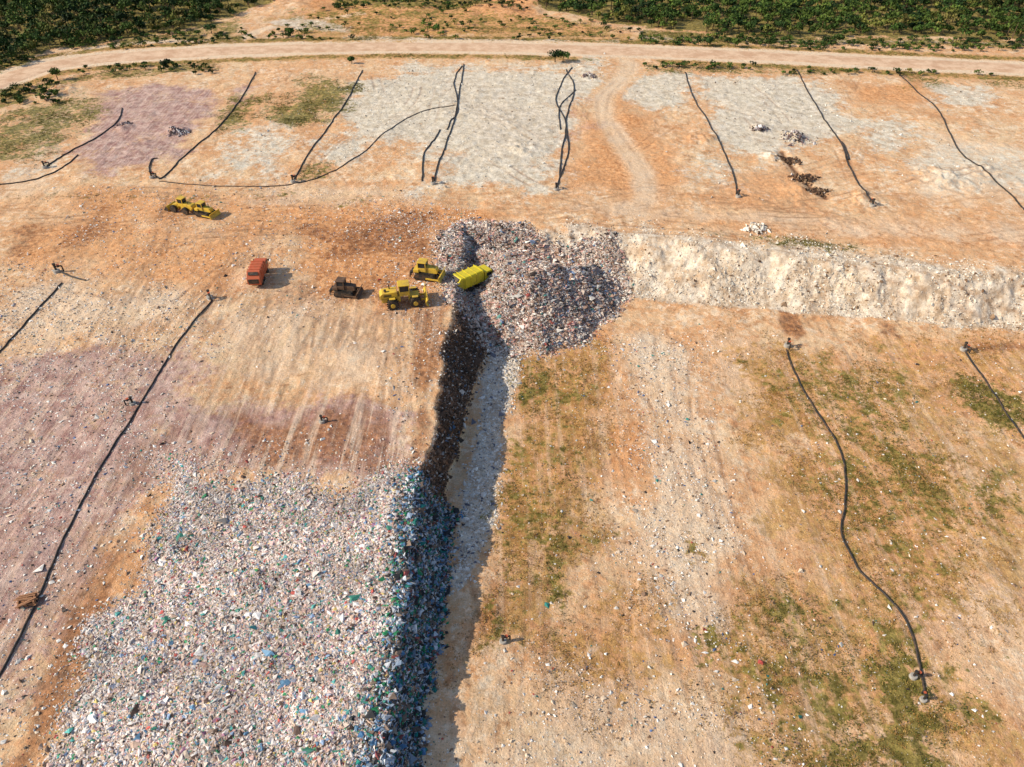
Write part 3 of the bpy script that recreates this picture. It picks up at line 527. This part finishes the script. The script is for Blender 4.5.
def blade(e,x,z,h,w,mat):
    pr=[(x+.35*(1-(2*t-1)**2)*-1+.1,z+h*t) for t in np.linspace(0,1,7)]+[(x-.12+.35*(1-(2*t-1)**2)*-1+.1,z+h*t) for t in np.linspace(1,0,7)]
    B().prism(pr,w).done('blade',mat,e,.01)
def bulldozer(px,py,yaw,body,sc=1,name='bulldozer'):
    e=emp(name,px,py,yaw,sc); tracks(e,3.8,1.15,.62,1.15)
    B().box(3.6,1.6,.6,-.1,0,.95).done('chassis',DKM,e); B().prism([(.0,1.2),(2.1,1.2),(2.1,1.95),(1.9,2.1),(0,2.3)],1.25).done('engine_hood',body,e,.06)
    B().box(1.0,2.0,.6,-1.6,0,1.55).done('rear_tank',body,e,.08); cab(e,-.6,1.4,1.6,1.5,1.75,body)
    B().cyl(.08,.9,1.2,.3,2.5,'Z').done('exhaust',DKM,e,0); blade(e,2.9,.1,1.35,3.6,body)
    b=B(); [b.box(2.6,.2,.28,1.6,s*1.65,.6,(0,.05,0)) for s in (-1,1)]; b.box(.9,.1,.1,2.2,.4,1.3,(0,.5,0)).box(.9,.1,.1,2.2,-.4,1.3,(0,.5,0)); b.done('push_arms',body,e,.03)
    b=B(); b.box(.8,1.2,.2,-2.3,0,1.1).box(.3,1.8,.3,-2.7,0,1.0); [b.box(.2,.14,1.1,-2.8,s,.6,(0,.2,0)) for s in (-.7,0,.7)]; b.done('ripper',DKM,e,.03); return e
def compactor(px,py,yaw,sc=1):
    e=emp('landfill_compactor',px,py,yaw,sc)
    for wx in (-1.75,1.75):
        for sy in (-1,1):
            b=B(); b.cyl(.78,1.05,wx,sy*1.3,.85,'Y',26)
            for i in range(14):
                a=i*2*math.pi/14
                for k in range(4):
                    aa=a+(k%2)*.22; b.box(.16,.12,.2,wx+.84*math.cos(aa),sy*1.3-.4+k*.27,.85+.84*math.sin(aa),(0,-aa+math.pi/2,0))
            b.done('cleated_drum_wheel',DKM,e,0); B().cyl(.35,.12,wx,sy*1.86,.85).done('wheel_hub',YE,e,.02)
    B().box(2.9,1.7,.9,-1.9,0,1.35).done('rear_frame',YE,e,.06); B().box(1.7,1.5,.8,1.6,0,1.2).done('front_frame',YE,e,.06)
    B().prism([(-3.6,1.5),(-.9,1.5),(-.9,2.7),(-3.2,2.55),(-3.6,2.2)],1.7).done('engine_hood',YE,e,.08)
    b=B(); [b.box(.05,1.3,.08,-3.62,0,1.6+i*.14) for i in range(4)]; [b.box(1.2,.05,.07,-2.4,s*.87,2.0+i*.14) for i in range(3) for s in (-1,1)]; b.done('radiator_grille',DKM,e,0)
    cab(e,.2,1.75,1.6,1.6,1.8,YE); B().cyl(.09,.8,-2,.4,3.0,'Z').cyl(.2,.3,-2.7,-.3,2.8,'Z').done('exhaust',DKM,e,0)
    blade(e,3.6,.15,1.2,4.0,YE)
    b=B(); [b.box(.06,.06,.7,3.55,-1.9+i*.38,1.68) for i in range(11)]; b.box(.08,4.0,.08,3.55,0,2.05); b.done('blade_trash_screen',YE,e,0)
    b=B(); [b.box(1.6,.22,.26,2.8,s*.7,.8) for s in (-1,1)]; b.done('blade_arms',YE,e,.03)
    b=B(); [b.box(.9,.5,.12,wx,s*1.3,1.82) for wx in (-1.75,1.75) for s in (-1,1)]; b.done('mudguards',YE,e,.03); return e
def wheels(e,lst,r,w):
    for x_,y_ in lst:
        B().cyl(r,w,x_,y_,r,'Y',24).done('wheel',TY,e,.06); B().cyl(r*.5,w*1.05,x_,y_,r,'Y',14).done('wheel_rim',DKM,e,.01)
def loader(px,py,yaw,sc=1):
    e=emp('wheel_loader',px,py,yaw,sc); wheels(e,[(x_,y_) for x_ in (-1.6,1.7) for y_ in (-1.15,1.15)],.85,.65)
    B().box(3.0,1.5,.6,-1.6,0,1.2).done('rear_frame',YE,e,.06); B().box(1.6,1.2,.9,1.5,0,1.2).done('front_frame',YE,e,.06)
    B().prism([(-3.5,1.3),(-1.0,1.3),(-1.0,2.35),(-3.2,2.2),(-3.5,1.9)],1.6).done('engine_hood',YE,e,.08); cab(e,-.2,1.5,1.5,1.5,1.85,YE)
    b=B(); [b.prism([(.9,2.0),(2.3,1.6),(3.4,.6),(3.4,.35),(2.1,1.25),(.9,1.6)],.22,s*.55) for s in (-1,1)]; b.box(.3,1.2,.2,2.4,0,1.3); b.done('lift_arms',YE,e,.02)
    B().prism([(3.2,.15),(4.5,.1),(4.5,.2),(3.5,.35),(3.35,.8),(3.6,1.3),(3.4,1.35),(3.1,.8)],3.0).done('bucket',YE,e,.02); b=B(); [b.prism([(3.2,.15),(4.5,.12),(3.55,1.33),(3.1,.8)],.06,s*1.5) for s in (-1,1)]; b.done('bucket_sides',DKM,e,0)
    B().cyl(.08,.7,-2.2,.4,2.6,'Z').done('exhaust',DKM,e,0); return e
def garbage_truck(px,py,yaw,col,cabm,sc=1,l=7.6):
    e=emp('garbage_truck',px,py,yaw,sc); h=l/2
    wheels(e,[(h-1.2,1.0),(h-1.2,-1.0),(-h+1.6,1.0),(-h+1.6,-1.0),(-h+2.8,1.0),(-h+2.8,-1.0)],.5,.34)
    b=B(); [b.box(l-.6,.14,.28,-.1,s*.42,.85) for s in (-1,1)]; b.box(.3,1.9,.5,h-.1,0,.75); b.done('chassis',DKM,e,.02)
    B().prism([(h-1.8,.8),(h,.8),(h+.02,1.7),(h-.2,2.65),(h-1.8,2.7)],2.3).done('cab',cabm,e,.1)
    B().box(.08,2.0,.8,h-.05,0,2.1,(0,-.19,0)).box(1.0,2.34,.6,h-.9,0,2.1).box(.1,1.7,.5,h-1.9,0,2.4).done('cab_windows',GL,e,.02)
    ex=.24
    n=[(math.copysign(abs(math.cos(a))**ex,math.cos(a))*1.22,2.1+math.copysign(abs(math.sin(a))**ex,math.sin(a))*1.12) for a in np.linspace(0.001,2*math.pi+.001,32,endpoint=False)]
    b=B(); x0=-h+1.3;x1=h-2.1; A=[b.bm.verts.new((x0,p[0],p[1])) for p in n]; Z=[b.bm.verts.new((x1,p[0],p[1])) for p in n]; b.bm.faces.new(A); b.bm.faces.new(Z[::-1])
    for i in range(32): b.bm.faces.new((A[i],Z[i],Z[(i+1)%32],A[(i+1)%32]))
    b.done('compactor_body',col,e,.0)
    b=B(); [b.box(.12,2.56,.1,x0+.3+i*(x1-x0-.6)/3,0,3.25) for i in range(4)]; [b.box(.12,.1,2.0,x0+.3+i*(x1-x0-.6)/3,s*1.25,2.1) for i in range(4) for s in (-1,1)]; b.done('body_ribs',col,e,.01)
    B().prism([(x0-.03,.9),(x0-.03,3.3),(x0-.5,3.35),(x0-1.5,2.2),(x0-1.55,1.3),(x0-1.1,.75)],2.4).done('tailgate_hopper',col,e,.06)
    B().box(.1,1.9,.9,x0-1.55,0,1.75).box(.6,1.8,.1,x0-.9,0,3.05,(0,-.8,0)).done('hopper_opening',DKM,e,.01); b=B(); [b.box(.12,.3,.4,h-.2,s*1.35,2.2) for s in (-1,1)]; b.done('mirrors',DKM,e,.01); return e
compactor(404,303,12,1.02)
garbage_truck(472,287,40,LY,LY,1.0,7.6)
bulldozer(427,277,-12,YE,.95)
bulldozer(346,294,-8,BRN,.85)
garbage_truck(260,279,93,RE,RE,.88,7.0)
loader(184,211,160,.82); bulldozer(206,215,-20,YE,.8)
# ------------------------------------------------ wellheads etc
CO=flat_mat('concrete',(.42,.38,.33),.9,0,.3,2,.3)
def well(px,py,sc=1.0,yaw=0):
    e=emp('gas_wellhead',px,py,yaw,sc*.85); B().cyl(.55,.5,0,0,.15,'Z',18,.48).done('base_ring',CO,e,.04)
    B().cyl(.16,1.3,0,0,.85,'Z',14).cyl(.24,.08,0,0,1.3,'Z',14).cyl(.24,.08,0,0,1.45,'Z',14).done('riser',DKM,e,.01)
    B().cyl(.11,1.0,.5,0,1.0,'X',12).cyl(.11,.9,1.0,0,.55,'Z',12).box(.25,.3,.3,.5,0,1.0).done('side_branch',PM,e,.01); B().cyl(.22,.04,.5,0,1.28,'Z',14).cyl(.03,.25,.5,0,1.15,'Z',8).done('valve_wheel',RE,e,0)
for a,b,s,yw in [(322,422,.9,0),(133,404,1,200),(503,642,.9,20),(913,677,.9,0),(787,346,1.2,-90),(57,272,1.3,10),(210,298,1.2,-60),(963,350,1.2,-60),(152,178,1.2,0),(45,168,1.2,40),(293,182,1.2,60),(433,184,1.2,80),(556,190,1.2,90),(738,197,1.2,100),(872,206,1.2,100),(923,700,.8,80)]: well(a,b,s,yw)
WD=flat_mat('weathered_timber',(.42,.2,.1),.8,0,.4,4,.3)
e=emp('timber_pallet_stack',28,602,20,.8); b=B()
for k in range(3):
    for i in range(6): b.box(2.2,.2,.06,random.gauss(0,.15),-.7+i*.28,.15+k*.25,(random.gauss(0,.08),random.gauss(0,.08),random.gauss(0,.2)))
    for i in range(3): b.box(.14,1.6,.18,-.9+i*.9,0,.03+k*.25)
b.done('planks',WD,e,.01)
# ------------------------------------------------ light
EL=math.radians(33); AZ=math.radians(8)
sv=Vector((-math.cos(EL)*math.cos(AZ),-math.cos(EL)*math.sin(AZ),math.sin(EL)))
sl_=bpy.data.lights.new('sun','SUN'); sl_.energy=5.0; sl_.angle=math.radians(.5); sl_.color=(1,.915,.75); so=bpy.data.objects.new('sun',sl_); S.collection.objects.link(so); so.rotation_euler=sv.to_track_quat('Z','Y').to_euler(); so.location=(-100,0,120)
w=bpy.data.worlds.new('World'); S.world=w; w.use_nodes=True; nt=w.node_tree; bg=nt.nodes['Background']; sk=nt.nodes.new('ShaderNodeTexSky'); sk.sky_type='NISHITA'; sk.sun_disc=False; sk.sun_elevation=EL; sk.sun_rotation=math.radians(262); nt.links.new(sk.outputs[0],bg.inputs[0]); bg.inputs[1].default_value=.145
print('done')
